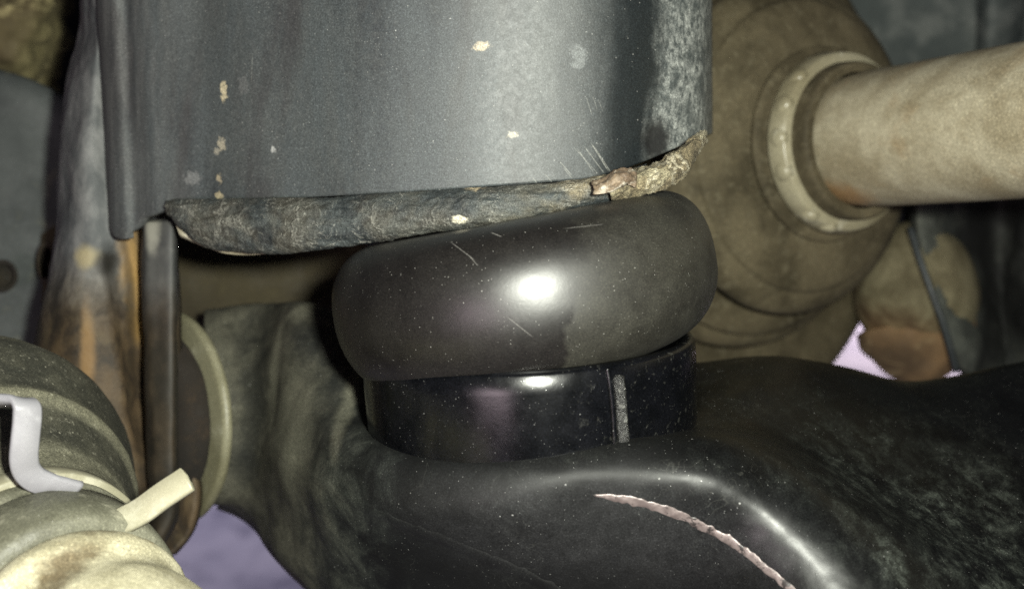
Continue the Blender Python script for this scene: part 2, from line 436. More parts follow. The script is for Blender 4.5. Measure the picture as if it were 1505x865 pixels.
for (px, py, d, rx, rz, op) in ((395, 545, 22, .0012, .010, .55), (425, 470, 22, .004, .0014, .4), (320, 640, 23, .0015, .010, .3), (505, 600, 19.5, .0014, .0035, .5), (425, 620, 20.5, .006, .009, .35)):
    c = am.mix(am.math('MULTIPLY', am.blob(loc(arm, px, py, d), (rx, .02, rz), .7, .6, 300), op), c, (.20, .195, .145))
thr = am.math('MULTIPLY', am.math('MAXIMUM', am.threads(130, .004, (1, 5, 2), (1, .6, 1)), am.threads(260, .006, (7, 5, 2))), am.mr(n5, .45, .6))
c = am.mix(am.math('MULTIPLY', thr, .05), c, (.26, .26, .23))
wl = am.math('MULTIPLY', am.blob(loc(arm, 850, 810, 15.5), (.030, .03, .009), .6, .4, 90), am.mr(n4, .3, .7, .3, 1))  # grey wall film: dust, with the wall's sheen painted into the colour
c = am.mix(am.math('MULTIPLY', wl, .22), c, (.055, .055, .058))
sp = am.math('MAXIMUM', am.specks(1100, .14, .12), am.math('MAXIMUM', am.specks(2300, .18, .14, (1, 2, 3)), am.specks(520, .10, .08, (4, 2, 1))))
c = am.mix(am.math('MULTIPLY', sp, am.math('MULTIPLY', am.mr(n5, .35, .65, .15, 1), .6)), c, (.34, .34, .33))
c = am.grain(c, .6)
matt = am.mr(am.math('ADD', am.axis((1, 0, 0), loc(arm, 1040, 700, 16)), am.math('MULTIPLY', am.math('SUBTRACT', n5, .5), .01)), -.012, .006, 1, 0)
rg = am.mix(dust, am.mix(matt, am.mix(am.mr(n2, .3, .7), (.33,) * 3, (.42,) * 3), (.60,) * 3), (.75,) * 3)
arm_m = am.done(c, rg, 0, am.math('ADD', am.math('MULTIPLY', n4, .5), am.math('MULTIPLY', sp, 1.0)), .16, .0003, .32)
net = [
 [(300, 500, 26.5), (370, 500, 26.5), (450, 505, 26), (620, 590, 25), (800, 610, 25), (1010, 590, 25), (1130, 580, 25), (1230, 590, 25), (1340, 605, 25), (1480, 590, 25), (1800, 600, 25)],
 [(300, 452, 24.9), (372, 446, 24.9), (460, 446, 23.8), (620, 538, 22.6), (800, 560, 22.4), (1010, 534, 22.2), (1130, 522, 22.2), (1230, 536, 22.5), (1338, 559, 22.8), (1480, 536, 22.8), (1800, 470, 22.5)],
 [(300, 490, 24.0), (372, 484, 24.2), (440, 474, 22.4), (600, 580, 21), (790, 600, 20.5), (1000, 578, 20.5), (1130, 555, 20.6), (1250, 578, 20.8), (1390, 610, 20.6), (1540, 640, 20.2), (1800, 700, 19.5)],
 [(300, 550, 23.4), (372, 545, 23.4), (432, 545, 21.6), (560, 625, 19.2), (770, 652, 17.6), (960, 636, 17.6), (1070, 622, 18.5), (1180, 650, 18.8), (1310, 720, 18.2), (1470, 800, 17.4), (1750, 930, 16.5)],
 [(300, 600, 23.2), (372, 598, 23.1), (430, 605, 20.9), (560, 648, 17.75), (765, 664, 16.5), (935, 650, 16.35), (1058, 648, 16.45), (1149, 683, 16.42), (1236, 743, 16.12), (1330, 816, 15.72), (1470, 960, 14.9)],
 [(300, 630, 23.0), (372, 628, 22.8), (430, 640, 20.6), (560, 676, 17.2), (760, 690, 16.05), (930, 686, 15.95), (1040, 700, 15.85), (1125, 745, 15.8), (1205, 808, 15.5), (1295, 884, 15.1), (1440, 1010, 14.5)],
 [(300, 690, 23.0), (372, 680, 22.6), (420, 690, 20.2), (550, 735, 17.1), (740, 738, 16.0), (885, 731, 15.98), (985, 752, 15.98), (1065, 790, 15.97), (1135, 838, 15.68), (1205, 895, 15.28), (1340, 1030, 14.7)],
 [(305, 735, 23.3), (365, 735, 22.8), (425, 760, 20.6), (530, 795, 17.9), (710, 830, 16.8), (840, 840, 16.6), (930, 860, 16.65), (1000, 890, 16.6), (1050, 930, 16.4), (1100, 970, 16.0), (1150, 1080, 15.5)],
 [(318, 742, 24), (362, 758, 23.4), (415, 825, 21), (500, 900, 20.0), (650, 960, 19.0), (760, 980, 18.5), (840, 1000, 18.2), (900, 1020, 18), (950, 1060, 17.6), (1000, 1100, 17.2), (1050, 1160, 17)],
 [(318, 748, 25), (362, 766, 25), (415, 830, 23), (500, 900, 23), (650, 960, 22), (760, 980, 22), (840, 1000, 22), (900, 1020, 22), (950, 1060, 22), (1000, 1100, 22), (1050, 1160, 22)]]
def arm_disp(v):
    k = max(0, min(1, (-1.2 - v.x) / 2.5))
    return .012 * fz(v, 1.2, 4, 3) + .10 * k * nz(v, .9, 4)
arm_geo = loft([[P(*p) for p in r] for r in net], 14, 14, False, arm_disp, .3)
obj('arm_body', arm_geo, arm_m, arm)
from mathutils.bvhtree import BVHTree
arm_bvh = BVHTree.FromPolygons([tuple(v) for v in arm_geo[0]], arm_geo[1])
def on_arm(px, py, lift=0.0):
    d = P(px, py, 1).normalized()
    h = arm_bvh.ray_cast(Vector((0, 0, 0)), d)
    return h[0] - d * lift if h[0] else P(px, py, 15)
# weld bead along the lower flange: overlapping ripples
bead_m = Mat('weld_pink_reflection')  # pinkish base colour stands in for daylight reflected along the seam
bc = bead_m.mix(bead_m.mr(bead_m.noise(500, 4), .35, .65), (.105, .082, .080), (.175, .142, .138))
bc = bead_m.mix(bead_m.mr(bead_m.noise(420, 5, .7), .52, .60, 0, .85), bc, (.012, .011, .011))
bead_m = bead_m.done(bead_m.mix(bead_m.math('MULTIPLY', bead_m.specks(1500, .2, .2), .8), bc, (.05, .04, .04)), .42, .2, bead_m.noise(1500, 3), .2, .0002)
def hugging_strip(line, half, lift, n=10, rows=7, wob=.3, seed=0):
    pts = spline([(x, y, 0) for x, y in line], n); L = len(pts); vs = []; fs = []
    for i, p in enumerate(pts):
        t = (pts[min(i + 1, L - 1)] - pts[max(i - 1, 0)]).normalized(); q = Vector((-t.y, t.x, 0)); f = i / (L - 1)
        hw = (half(f) if callable(half) else half)
        for k in range(rows):
            e = 2 * k / (rows - 1) - 1
            w = hw * (1 + wob * (noise.noise(Vector((p.x * .05, p.y * .05, seed + (3 if e > 0 else 0)))) + .7 * noise.noise(Vector((p.x * .11, p.y * .11, seed + (7 if e > 0 else 1))))))
            u = p + q * (e * w)
            rip = 1 + .5 * noise.noise(Vector((u.x * .12, u.y * .12, seed + 5)))
            vs.append(on_arm(u.x, u.y, -.004 + lift * (1 - e * e) * rip if abs(e) < .99 else -.012))
    for i in range(L - 1):
        for k in range(rows - 1):
            fs.append((i * rows + k, i * rows + k + 1, (i + 1) * rows + k + 1, (i + 1) * rows + k))
    return vs, fs
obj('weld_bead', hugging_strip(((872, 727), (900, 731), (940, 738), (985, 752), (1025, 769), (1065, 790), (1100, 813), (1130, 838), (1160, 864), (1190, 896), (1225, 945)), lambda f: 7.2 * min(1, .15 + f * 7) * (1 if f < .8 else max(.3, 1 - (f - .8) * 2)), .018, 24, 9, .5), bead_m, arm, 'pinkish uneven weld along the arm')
obj('pressed_crease', hugging_strip(((395, 650), (440, 688), (500, 726), (560, 757), (640, 790), (720, 822), (800, 858), (880, 905)), 9, .035, 12, 7, .5, 4), arm_m, arm)
# pale flange washer of the pivot bushing at the arm's left end
wash_m = simple_mat('pale_olive_washer', (.10, .092, .052), (.20, .188, .125), (.34, .325, .24), .5, 140, .25, None, .62, False)
wc = P(256, 612, 24.0); wa = Vector((.70, .70, .02))
obj('bushing_washer', lathe(wc, wa, [(-.12, .5), (-.12, 2.15), (-.10, 2.25), (-.02, 2.31), (.08, 2.28), (.11, 2.15), (.11, .5)], 128, lambda p, s, a: .012 * fz(p, 1.3, 3), True, 3), wash_m, arm)
bush_m = simple_mat('shade_brown_rubber', (.004, .003, .002), (.013, .009, .006), (.03, .02, .012), .9, 140, .4, None, .6, False)  # near-black colour carries the shade between tab and washer
obj('pivot_bushing', lathe(wc, wa, [(-.8, .4), (-.75, 1.6), (-.6, 1.85), (-.4, 1.9), (-.3, 1.9), (-.17, 1.85), (-.17, .4)], 96, lambda p, s, a: .03 * fz(p, 1, 3)), bush_m, arm)

# ================================================================== tower bracket
tower = thing('tower_bracket', P(640, 150, 18.5), 'large scuffed charcoal steel bracket face above the bump stop', 'bracket')
tm = Mat('scuffed_charcoal_coating')
n1 = tm.noise(140, 6, .6, .4, (1, 1, .28)); n2 = tm.noise(900, 5, .75, .4); n3 = tm.noise(45, 4, .55, .3, (1, 1, .4)); n4 = tm.noise(850, 8, .8, .15, (1, 1, .7)); n5 = tm.noise(260, 5, .65, .2)
c = tm.mix(tm.mr(n3, .35, .66), (.022, .026, .029), (.043, .048, .049))
c = tm.mix(tm.mr(n1, .45, .8, 0, .4), c, (.075, .080, .078))
c = tm.mix(tm.mr(n2, .35, .85, 0, .18), c, (.13, .13, .12))
thr = tm.math('MULTIPLY', tm.math('MAXIMUM', tm.threads(110, .0022, (1, 5, 2), (1, 1, .5), .3), tm.threads(170, .003, (7, 5, 2))), tm.mr(n5, .46, .60))
c = tm.mix(tm.math('MULTIPLY', thr, .09), c, (.32, .32, .30))
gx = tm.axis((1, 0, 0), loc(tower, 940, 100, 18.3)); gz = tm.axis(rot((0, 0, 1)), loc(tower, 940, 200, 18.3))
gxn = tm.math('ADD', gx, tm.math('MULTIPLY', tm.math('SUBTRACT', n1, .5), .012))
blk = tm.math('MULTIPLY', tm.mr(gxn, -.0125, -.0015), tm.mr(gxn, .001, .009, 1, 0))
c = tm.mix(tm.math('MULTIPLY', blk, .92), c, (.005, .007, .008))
edge = tm.mr(gxn, .001, .0065)
worn = tm.math('MULTIPLY', edge, tm.math('MULTIPLY', tm.mr(n4, .38, .66), tm.mr(n5, .32, .58, .15, 1)))
c = tm.mix(edge, c, (.030, .036, .036))
c = tm.mix(tm.math('MULTIPLY', worn, .8), c, (.30, .31, .29))
blu = tm.noise(70, 4, .6, .5, (1, 1, .25), (3, 8, 1))
c = tm.mix(tm.math('MULTIPLY', tm.mr(blu, .46, .62), tm.mr(gx, -.022, -.014, .75, 0)), c, (.046, .053, .056))
c = tm.mix(tm.math('MULTIPLY', tm.mr(blu, .50, .36), tm.mr(gx, -.022, -.014, .6, 0)), c, (.024, .022, .023))
lft = tm.mr(tm.axis((1, 0, 0), loc(tower, 260, 100, 20)), -.012, .008, 1, 0)
strk = tm.noise(500, 4, .6, .2, (1, 1, .06))
c = tm.mix(tm.math('MULTIPLY', tm.math('MULTIPLY', lft, tm.mr(strk, .25, .8)), .35), c, (.15, .15, .145))
sp = tm.math('MAXIMUM', tm.specks(1000, .15, .12), tm.specks(2100, .2, .10, (1, 2, 3)))
c = tm.mix(tm.math('MULTIPLY', sp, .35), c, (.36, .36, .34))
for (x0, y0, x1, y1, op) in ((868, 206, 898, 250, .5), (858, 212, 892, 254, .4), (848, 216, 876, 254, .35), (842, 214, 884, 256, .25), (822, 236, 842, 258, .4), (828, 246, 842, 262, .3), (872, 210, 902, 252, .4),
        (862, 140, 872, 168, .25), (872, 138, 880, 160, .2), (880, 142, 888, 160, .15), (800, 255, 812, 268, .3), (1010, 168, 1024, 190, .3), (782, 260, 790, 270, .3), (420, 30, 450, 160, .10), (435, 120, 448, 180, .12), (366, 70, 362, 120, .2)):
    dd = (18.1 if x0 > 700 else 19.3) - .62 * (1 - (y0 + 90) / 370)
    c = tm.mix(tm.math('MULTIPLY', tm.scratch(loc(tower, x0, y0, dd), loc(tower, x1, y1, dd), .00010), op * .6), c, (.40, .40, .36) if x0 > 460 or x0 < 400 else (.008, .009, .01))
for (px, py, rx, rz, col, op) in ((330, 135, .0009, .0022, (.42, .36, .24), 1), (326, 212, .0011, .0015, (.36, .32, .24), .8), (318, 222, .0008, .0008, (.34, .31, .25), .7), (322, 262, .0007, .0012, (.36, .30, .2), .7), (322, 288, .0010, .0010, (.38, .32, .2), .8),
        (706, 68, .0018, .0009, (.40, .34, .24), .8), (752, 198, .0011, .0007, (.36, .33, .26), .7), (852, 84, .0017, .0024, (.15, .16, .16), .6), (404, 218, .0006, .0008, (.34, .34, .33), .7), (360, 125, .0014, .0020, (.09, .09, .09), .6), (282, 262, .0020, .0016, (.17, .17, .17), .6)):
    dd = 18.05 + (0 if px > 650 else (20.0 - 18.05) * (650 - px) / 330) - .62 * (1 - (py + 90) / 370)
    c = tm.mix(tm.math('MULTIPLY', tm.blob(loc(tower, px, py, dd), (rx * .75, .02, rz * .75), .3, 1.3, 1300), op * .75), c, col)
c = tm.mix(tm.math('MULTIPLY', tm.blob(loc(tower, 968, 210, 18.3), (.0026, .02, .0034), .45, .35, 700), .97), c, (.004, .004, .004))
c = tm.grain(c, .5)
rgh = tm.mix(edge, tm.mix(blk, tm.mix(lft, tm.mix(tm.mr(n2, .3, .7), (.50,) * 3, (.60,) * 3), (.78,) * 3), (.34,) * 3), (.66,) * 3)
tower_m = tm.done(c, rgh, 0, tm.math('ADD', tm.math('MULTIPLY', tm.noise(4200, 2, .6), .5), tm.math('ADD', tm.math('MULTIPLY', n1, .5), tm.math('MULTIPLY', sp, .5))), .20, .0002, .52)
prof = [(152, 24.0), (157, 22.0), (168, 21.3), (184, 21.05), (197, 21.05), (208, 20.9), (222, 20.7), (245, 20.5), (300, 20.2), (360, 19.66), (440, 19.14), (520, 18.58), (600, 18.26), (700, 18.05), (800, 18.07), (880, 18.25), (950, 18.58), (1000, 18.97), (1030, 19.45), (1043, 20.3), (1047, 22), (1046, 25)]
def bot(px):
    k = [(150, 316), (172, 356), (192, 346), (206, 322), (245, 308), (300, 296), (450, 290), (600, 282), (690, 276), (800, 268), (880, 260), (940, 240), (990, 218), (1047, 196)]
    for (a, b), (c_, d_) in zip(k, k[1:]):
        if px <= c_: return b + (d_ - b) * max(0, (px - a)) / (c_ - a)
    return 196
def sl(px, y):                    # the left folds lean a little
    return px - (max(0, 1 - (px - 150) / 260) * 22 * (1 - (y + 90) / 410))
rows = []
for f in (0, .2, .4, .6, .8, 1):
    row = []
    for (px, d) in prof:
        y = -90 + (bot(px) + 90) * f
        row.append(P(sl(px, y), y, d - .62 * (1 - f)))
    rows.append(row)
def tower_disp(v):
    k = max(0, min(1, (-4.5 - v.x) / 1.5))
    return .012 * nz(v, .6, 8) + .02 * k * noise.noise(Vector((v.x * 1.6, v.y * 1.6, v.z * .3))) + .0025 * fz(v, 4, 3)
obj('face_plate', loft(rows, 8, 20, False, tower_disp, .22), tower_m, tower)

# thick gnarled weld and coating roll along the bottom edge
lm = Mat('gnarled_coating')
n1 = lm.noise(260, 7, .7, .8, (.3, 1, 1)); n2 = lm.noise(900, 6, .75, 1.0); n3 = lm.noise(80, 4, .6, .3)
c = lm.mix(lm.mr(n1, .34, .66), (.011, .014, .016), (.042, .049, .049))
rgt = lm.mr(lm.axis((1, 0, 0), loc(tower, 880, 280, 17.8)), -.022, .006)
c = lm.mix(lm.math('MULTIPLY', lm.math('ADD', lm.math('MULTIPLY', rgt, .7), .12), lm.mr(n3, .40, .62)), c, (.25, .205, .125))
ck = lm.math('MULTIPLY', lm.cracks(420, .05, .75), lm.mr(n3, .42, .58))
c = lm.mix(lm.math('MULTIPLY', ck, .15), c, (.42, .41, .36))
c = lm.mix(lm.math('MULTIPLY', lm.mr(n2, .58, .75), .6), c, (.30, .30, .26))
thr = lm.math('MULTIPLY', lm.math('MAXIMUM', lm.threads(240, .008, (1, 5, 2), (.5, 1, 1), 1.0), lm.threads(520, .012, (7, 5, 2), (.6, 1, 1))), lm.mr(lm.noise(150, 4), .42, .6))
c = lm.mix(lm.math('MULTIPLY', thr, .34), c, (.42, .41, .36))
for (px, py, rx, rz, col) in ((692, 268, .0026, .0010, (.62, .50, .32)), (395, 302, .0022, .0008, (.38, .28, .15)), (676, 320, .0012, .0007, (.45, .42, .33))):
    c = lm.mix(lm.blob(loc(tower, px, py, 17.8), (rx, .02, rz), .3, .5, 1200), c, col)
c = lm.grain(c, .6)
lip_m = lm.done(c, lm.mr(n2, .3, .7, .42, .72), 0, lm.math('ADD', n1, lm.math('ADD', lm.math('MULTIPLY', n2, .6), lm.math('MULTIPLY', ck, .3))), .75, .0006, .45)
st = [(243, 296, 312, 20.2), (262, 292, 334, 20.0), (300, 292, 362, 19.7), (350, 291, 370, 19.35), (430, 290, 371, 18.8), (500, 288, 364, 18.4), (570, 284, 352, 18.05), (640, 280, 342, 17.8), (720, 275, 332, 17.6), (800, 268, 318, 17.55), (860, 262, 306, 17.55), (910, 254, 298, 17.7), (950, 240, 290, 17.95)]
rows = []
for k in range(14):
    a = 2 * math.pi * k / 14
    r = []
    for (px, y0, y1, d) in st:
        h = (y1 - y0) / 2
        r.append(P(px, (y0 + y1) / 2 - math.cos(a) * h, d - math.sin(a) * (.22 + .0035 * h) + .25))
    rows.append(r)
def lip_disp(v):
    b = fz((v.x * .5, v.y, v.z * 1.4), 1.4, 4, 4)
    r = abs(noise.noise(Vector((v.x * .35 + .5 * nz(v, .9, 1), v.y * 1.2, v.z * 5.0))))
    q = abs(noise.noise(Vector((v.x * 1.8 + nz(v, 2, 1), v.y * 3, v.z * 9))))
    return .016 * b + .050 * (r - .25) + .026 * (q - .2) + .012 * fz(v, 9, 4)
obj('weld_lip', loft(rows, 34, 8, True, lip_disp), lip_m, tower, 'cracked gnarled lip along the lower edge')
# shelf plate under the lip, pale where bare at the left corner
shelf_m = simple_mat('pale_bare_edge', (.18, .16, .11), (.34, .31, .23), (.48, .45, .36), .6, 200, .3, None, .6, False)
obj('bottom_plate', loft([[P(x, y, d) for x, y, d in r] for r in (
    [(258, 330, 20.4), (330, 362, 20.0), (450, 356, 19.2), (620, 330, 18.5), (800, 300, 18.3), (900, 272, 18.6), (955, 262, 19.4)],
    [(264, 345, 20.3), (330, 369, 19.9), (450, 360, 19.1), (620, 334, 18.4), (800, 304, 18.2), (900, 278, 18.5), (955, 266, 19.4)],
    [(268, 338, 23), (330, 350, 23.5), (450, 345, 23.5), (620, 335, 23.5), (800, 318, 23.5), (900, 305, 23.5), (955, 298, 23.5)])], 8, 6, False, None, .1), shelf_m, tower)
# torn shred of coating at the right corner
torn_m = Mat('torn_brown_coating')
n1 = torn_m.noise(420, 7, .75, 1.6, (1, 1, .5), (0, 0, 0), (0, .7, 0)); n2 = torn_m.noise(130, 4, .6, .5)
c = torn_m.mix(torn_m.mr(n1, .32, .68), (.035, .028, .016), (.19, .155, .09))
c = torn_m.mix(torn_m.mr(n2, .52, .7), c, (.27, .24, .155))
c = torn_m.mix(torn_m.math('MULTIPLY', torn_m.cracks(500, .08, .8), .5), c, (.48, .44, .33))
c = torn_m.grain(c, .5)
torn_m = torn_m.done(c, .8, 0, torn_m.math('ADD', n1, torn_m.noise(1800, 4)), .9, .0007)
def torn_disp(v):
    return .05 * fz((v.x + v.z, v.y, (v.z - v.x) * 2.5), 2.4, 5, 9) + .03 * nz(v, 7, 2)
rows = [[P(x, y, d) for x, y, d in r] for r in (
    [(890, 262, 17.6), (925, 252, 17.65), (960, 240, 17.75), (990, 222, 17.9), (1015, 203, 18.2), (1030, 192, 18.7), (1036, 192, 19.2)],
    [(893, 272, 17.2), (930, 262, 17.25), (966, 248, 17.35), (996, 231, 17.5), (1020, 209, 17.9), (1033, 197, 18.4), (1040, 197, 19.1)],
    [(897, 285, 17.2), (935, 274, 17.2), (975, 259, 17.3), (1004, 243, 17.5), (1023, 221, 17.9), (1034, 206, 18.4), (1041, 204, 19.1)],
    [(900, 300, 17.5), (940, 290, 17.5), (985, 276, 17.6), (1008, 258, 17.9), (1022, 236, 18.2), (1032, 216, 18.6), (1038, 210, 19.2)])]
obj('torn_coating', loft(rows, 14, 16, False, torn_disp, .12), torn_m, tower, 'torn brown shred of coating at the corner')
flap_m = simple_mat('raw_orange_flap', (.08, .055, .035), (.20, .15, .10), (.45, .42, .35), .7, 500, .5, None, .58)
rows = [[P(x, y, d) for x, y, d in r] for r in (
    [(868, 268, 17.35), (890, 258, 17.2), (912, 247, 17.15), (930, 256, 17.3)],
    [(872, 276, 17.1), (896, 268, 16.95), (918, 258, 16.95), (936, 266, 17.1)],
    [(872, 286, 17.1), (898, 282, 17.0), (922, 272, 17.05), (934, 276, 17.15)])]
obj('peeled_flap', loft(rows, 10, 10, False, lambda v: .07 * fz(v, 3, 4, 3), .05), flap_m, tower)

# ================================================================== bump stop: rubber pad in a steel cup
bump = thing('bump_stop', P(782, 612, 19), 'thick black rubber bump stop pad seated in its steel cup', 'bump stop')
pm = Mat('satin_black_rubber')
n1 = pm.noise(160, 5, .6, .4); n2 = pm.noise(1500, 3, .6); n3 = pm.noise(420, 5, .7, .5)
c = pm.mix(pm.mr(n1, .3, .7), (.0052, .0045, .0042), (.0095, .0085, .0078))
gx = pm.axis(rot(Vector((1, 0, -.16)).normalized()), loc(bump, 836, 440, 16.2))
n_low = pm.noise(150, 3, .5, .3, None, (7, 3, 1))
side = pm.math('ADD', gx, pm.math('MULTIPLY', pm.math('SUBTRACT', n_low, .5), .014))
ht = pm.axis(rot((0, 0, 1)), loc(bump, 836, 440, 16.2))
soft = pm.mr(pm.math('ADD', side, pm.math('MULTIPLY', pm.math('SUBTRACT', n1, .5), .006)), -.004, .007)
crisp = pm.mr(side, -.0010, .0010)
film = pm.mix(pm.mr(ht, -.004, .004, 1, 0), soft, crisp)
wipe = pm.noise(260, 6, .7, .4, (.5, 1, 1), (0, 0, 0), (0, .5, 0))
film = pm.math('MULTIPLY', film, pm.math('MULTIPLY', pm.mr(n1, .2, .7, .55, 1), pm.mr(wipe, .25, .62, .55, 1)))
c = pm.mix(pm.math('MULTIPLY', film, .8), c, (.024, .023, .017))
sp = pm.math('MAXIMUM', pm.specks(1300, .12, .2), pm.math('MAXIMUM', pm.specks(2200, .17, .16, (1, 2, 3)), pm.specks(800, .07, .06, (5, 2, 2))))
c = pm.mix(pm.math('MULTIPLY', sp, pm.mr(n_low, .35, .65, .08, .6)), c, (.42, .41, .38))
for (x0, y0, x1, y1, op) in ((658, 352, 700, 384, .35), (690, 376, 704, 392, .3), (742, 462, 785, 496, .28), (720, 340, 738, 348, .5), (826, 336, 892, 328, .25)):
    c = pm.mix(pm.math('MULTIPLY', pm.scratch(loc(bump, x0, y0, 16), loc(bump, x1, y1, 16), .00011), op * .6), c, (.30, .29, .27))
c = pm.grain(c, .5)
pad_m = pm.done(c, pm.mix(film, pm.mix(pm.mr(n3, .3, .7), (.37,) * 3, (.42,) * 3), (.62,) * 3), 0, pm.math('ADD', pm.math('MULTIPLY', n2, .5), pm.math('MULTIPLY', sp, .9)), .10, .0002, .55, .05, .24)
pu = Vector((-.158, -.100, .98)).normalized()
pc = P(771, 424, 19.0)
RR, HH = 3.31, 2.44
pp = []
for k in range(41):                # rounded flank: a squashed superellipse
    a = math.pi * (k / 40 - .5)
    ca, sa = math.cos(a), math.sin(a)
    z = math.copysign(abs(sa) ** (.84 if sa > 0 else .95), sa) * HH / 2
    pp.append((z, RR - 1.1 + (1.1 if sa > 0 else 1.0 + .1) * abs(ca) ** (.74 if sa > 0 else .92)))
pp = [(-HH / 2, .1), (-HH / 2, 1.3)] + pp + [(HH / 2, 1.3), (HH / 2, .1)]
def pad_disp(p, s, a):
    return .012 * nz(p, .35, 3) + .004 * nz(p, 2, 3)
pad = lathe(pc, pu, pp, 220, pad_disp, True, 0)
pv = []
for v in pad[0]:                    # pressed by the bracket: a little taller towards its right end
    q = v - pc; h = q.dot(pu)
    if h > 0: v = v + pu * (h * (.03 + .085 * q.x / RR))
    else: v = v + pu * (h * (.03 - .10 * q.x / RR))
    pv.append(v)
obj('rubber_pad', (pv, pad[1]), pad_m, bump)
cm = Mat('semi_gloss_black_cup')
n1 = cm.noise(220, 5, .65, .4); n3 = cm.noise(620, 5, .7, .4)
c = cm.mix(cm.mr(n1, .3, .7), (.0012, .0014, .0018), (.0028, .0030, .0040))
gx = cm.axis((1, 0, 0), loc(bump, 912, 590, 16.5))
rt = cm.mr(gx, -.001, .002)
c = cm.mix(cm.math('MULTIPLY', cm.mr(n3, .56, .74), cm.mr(gx, -.01, .004, .03, .55)), c, (.09, .09, .08))
sp = cm.math('MAXIMUM', cm.specks(1200, .17, .25), cm.specks(2300, .18, .2, (1, 2, 3)))
c = cm.mix(cm.math('MULTIPLY', sp, cm.mr(n1, .4, .7, .02, .3)), c, (.36, .36, .35))
c = cm.grain(c, .6)
cup_m = cm.done(c, cm.mix(rt, cm.mix(cm.mr(n1, .3, .7), (.20,) * 3, (.26,) * 3), (.30,) * 3), 0, cm.math('ADD', cm.math('MULTIPLY', n3, .6), sp), .12, .0002, .38)
cu = Vector((-.055, -.118, .99)).normalized()
cc = P(782, 614, 19.0); CR = 2.83
cupob = obj('steel_cup', lathe(cc, cu, [(-.16, CR - .02), (-.05, CR - .01), (.5, CR), (1.0, CR + .01), (1.28, CR), (1.36, CR - .05), (1.36, CR - .18), (1.2, CR - .26), (.1, CR - .28), (.06, .1)], 200, lambda p, s, a: .008 * nz(p, .8, 6) + .003 * fz(p, 3, 2), True, 0), cup_m, bump)
# overlap strip: left wrap of the cup wall ends at the seam, with a rolled bead beside it
a_, u_, v_ = frame_of(cu)
def on_cup(px, h, rad):
    best = None
    for i in range(2000):
        t_ = 2 * math.pi * i / 2000
        q = cc + cu * h + (u_ * math.cos(t_) + v_ * math.sin(t_)) * rad
        if q.y > cc.y: continue
        e = abs(752.5 + q.x / q.y * FPX - px)
        if best is None or e < best[0]: best = (e, q)
    return best[1]
seam_m = simple_mat('dusty_seam_steel', (.008, .008, .008), (.022, .022, .021), (.14, .14, .13), .35, 900, .8, None, .6)
obj('seam_strip', tube([on_cup(909, 1.16, CR - .02), on_cup(910, 1.10, CR + .03), on_cup(912, .8, CR + .04), on_cup(915, .4, CR + .04), on_cup(918, -.02, CR + .04), on_cup(919, -.2, CR + .02)],
    lambda s: .090 * min(1, .55 + s * 6), 16, 10, lambda v: .006 * nz(v, 7), .7), seam_m, cupob)
obj('overlap_edge', tube([on_cup(892, 1.30, CR - .01), on_cup(896, 1.1, CR + .01), on_cup(900, .7, CR + .02), on_cup(903, .2, CR + .02), on_cup(905, -.2, CR + .02)], .045, 10, 10, None), cup_m, cupob)
# ================================================================== drive axle at the right
axle = thing('drive_axle', P(1310, 196, 25), 'bare brown steel drive shaft with its large dusty rubber boot', 'drive shaft')
ax = Vector((.49, -.86, -.03)).normalized()
a0 = P(1268, 206, 25.2)
sm = Mat('bare_rusty_shaft')
n1 = sm.noise(90, 6, .6, .2, (.5, 1, 1), (0, 0, 0), (0, 0, 1.05)); n2 = sm.noise(700, 5, .7, .3)
c = sm.mix(sm.mr(n1, .35, .68), (.225, .192, .125), (.375, .34, .245))
c = sm.mix(sm.mr(sm.noise(75, 4, .6, .3, None, (5, 5, 5)), .54, .74, 0, .45), c, (.27, .18, .09))
c = sm.mix(sm.math('MULTIPLY', sm.mr(n2, .5, .72), .45), c, (.22, .18, .115))
low = sm.blob(loc(axle, 1235, 285, 25), (.006, .01, .004), .6, .5, 250)
c = sm.mix(sm.math('MULTIPLY', low, .6), c, (.30, .15, .05))
c = sm.grain(c, .3, 2500)
shaft_m = sm.done(c, sm.mr(n2, .3, .7, .42, .56), .15, n2, .25, .0003)
obj('shaft', lathe(a0, ax, [(-1.5, 1.5), (-.1, 1.50), (.15, 1.52), (.4, 1.53), (3, 1.53), (8, 1.54), (16, 1.54)], 128, lambda p, s, a: .008 * fz(p, 1.5, 3)), shaft_m, axle)
bm_ = Mat('dusty_boot_rubber')
n1 = bm_.noise(60, 5, .6, .4); n2 = bm_.noise(400, 5, .7, .3)
c = bm_.mix(bm_.mr(n1, .32, .68), (.034, .027, .014), (.092, .075, .044))
c = bm_.mix(bm_.mr(n2, .5, .75, 0, .45), c, (.165, .145, .095))
c = bm_.grain(c, .25, 2000)
boot_m = bm_.done(c, .8, 0, bm_.math('ADD', n2, bm_.math('MULTIPLY', n1, 2)), .3, .0005, .3)
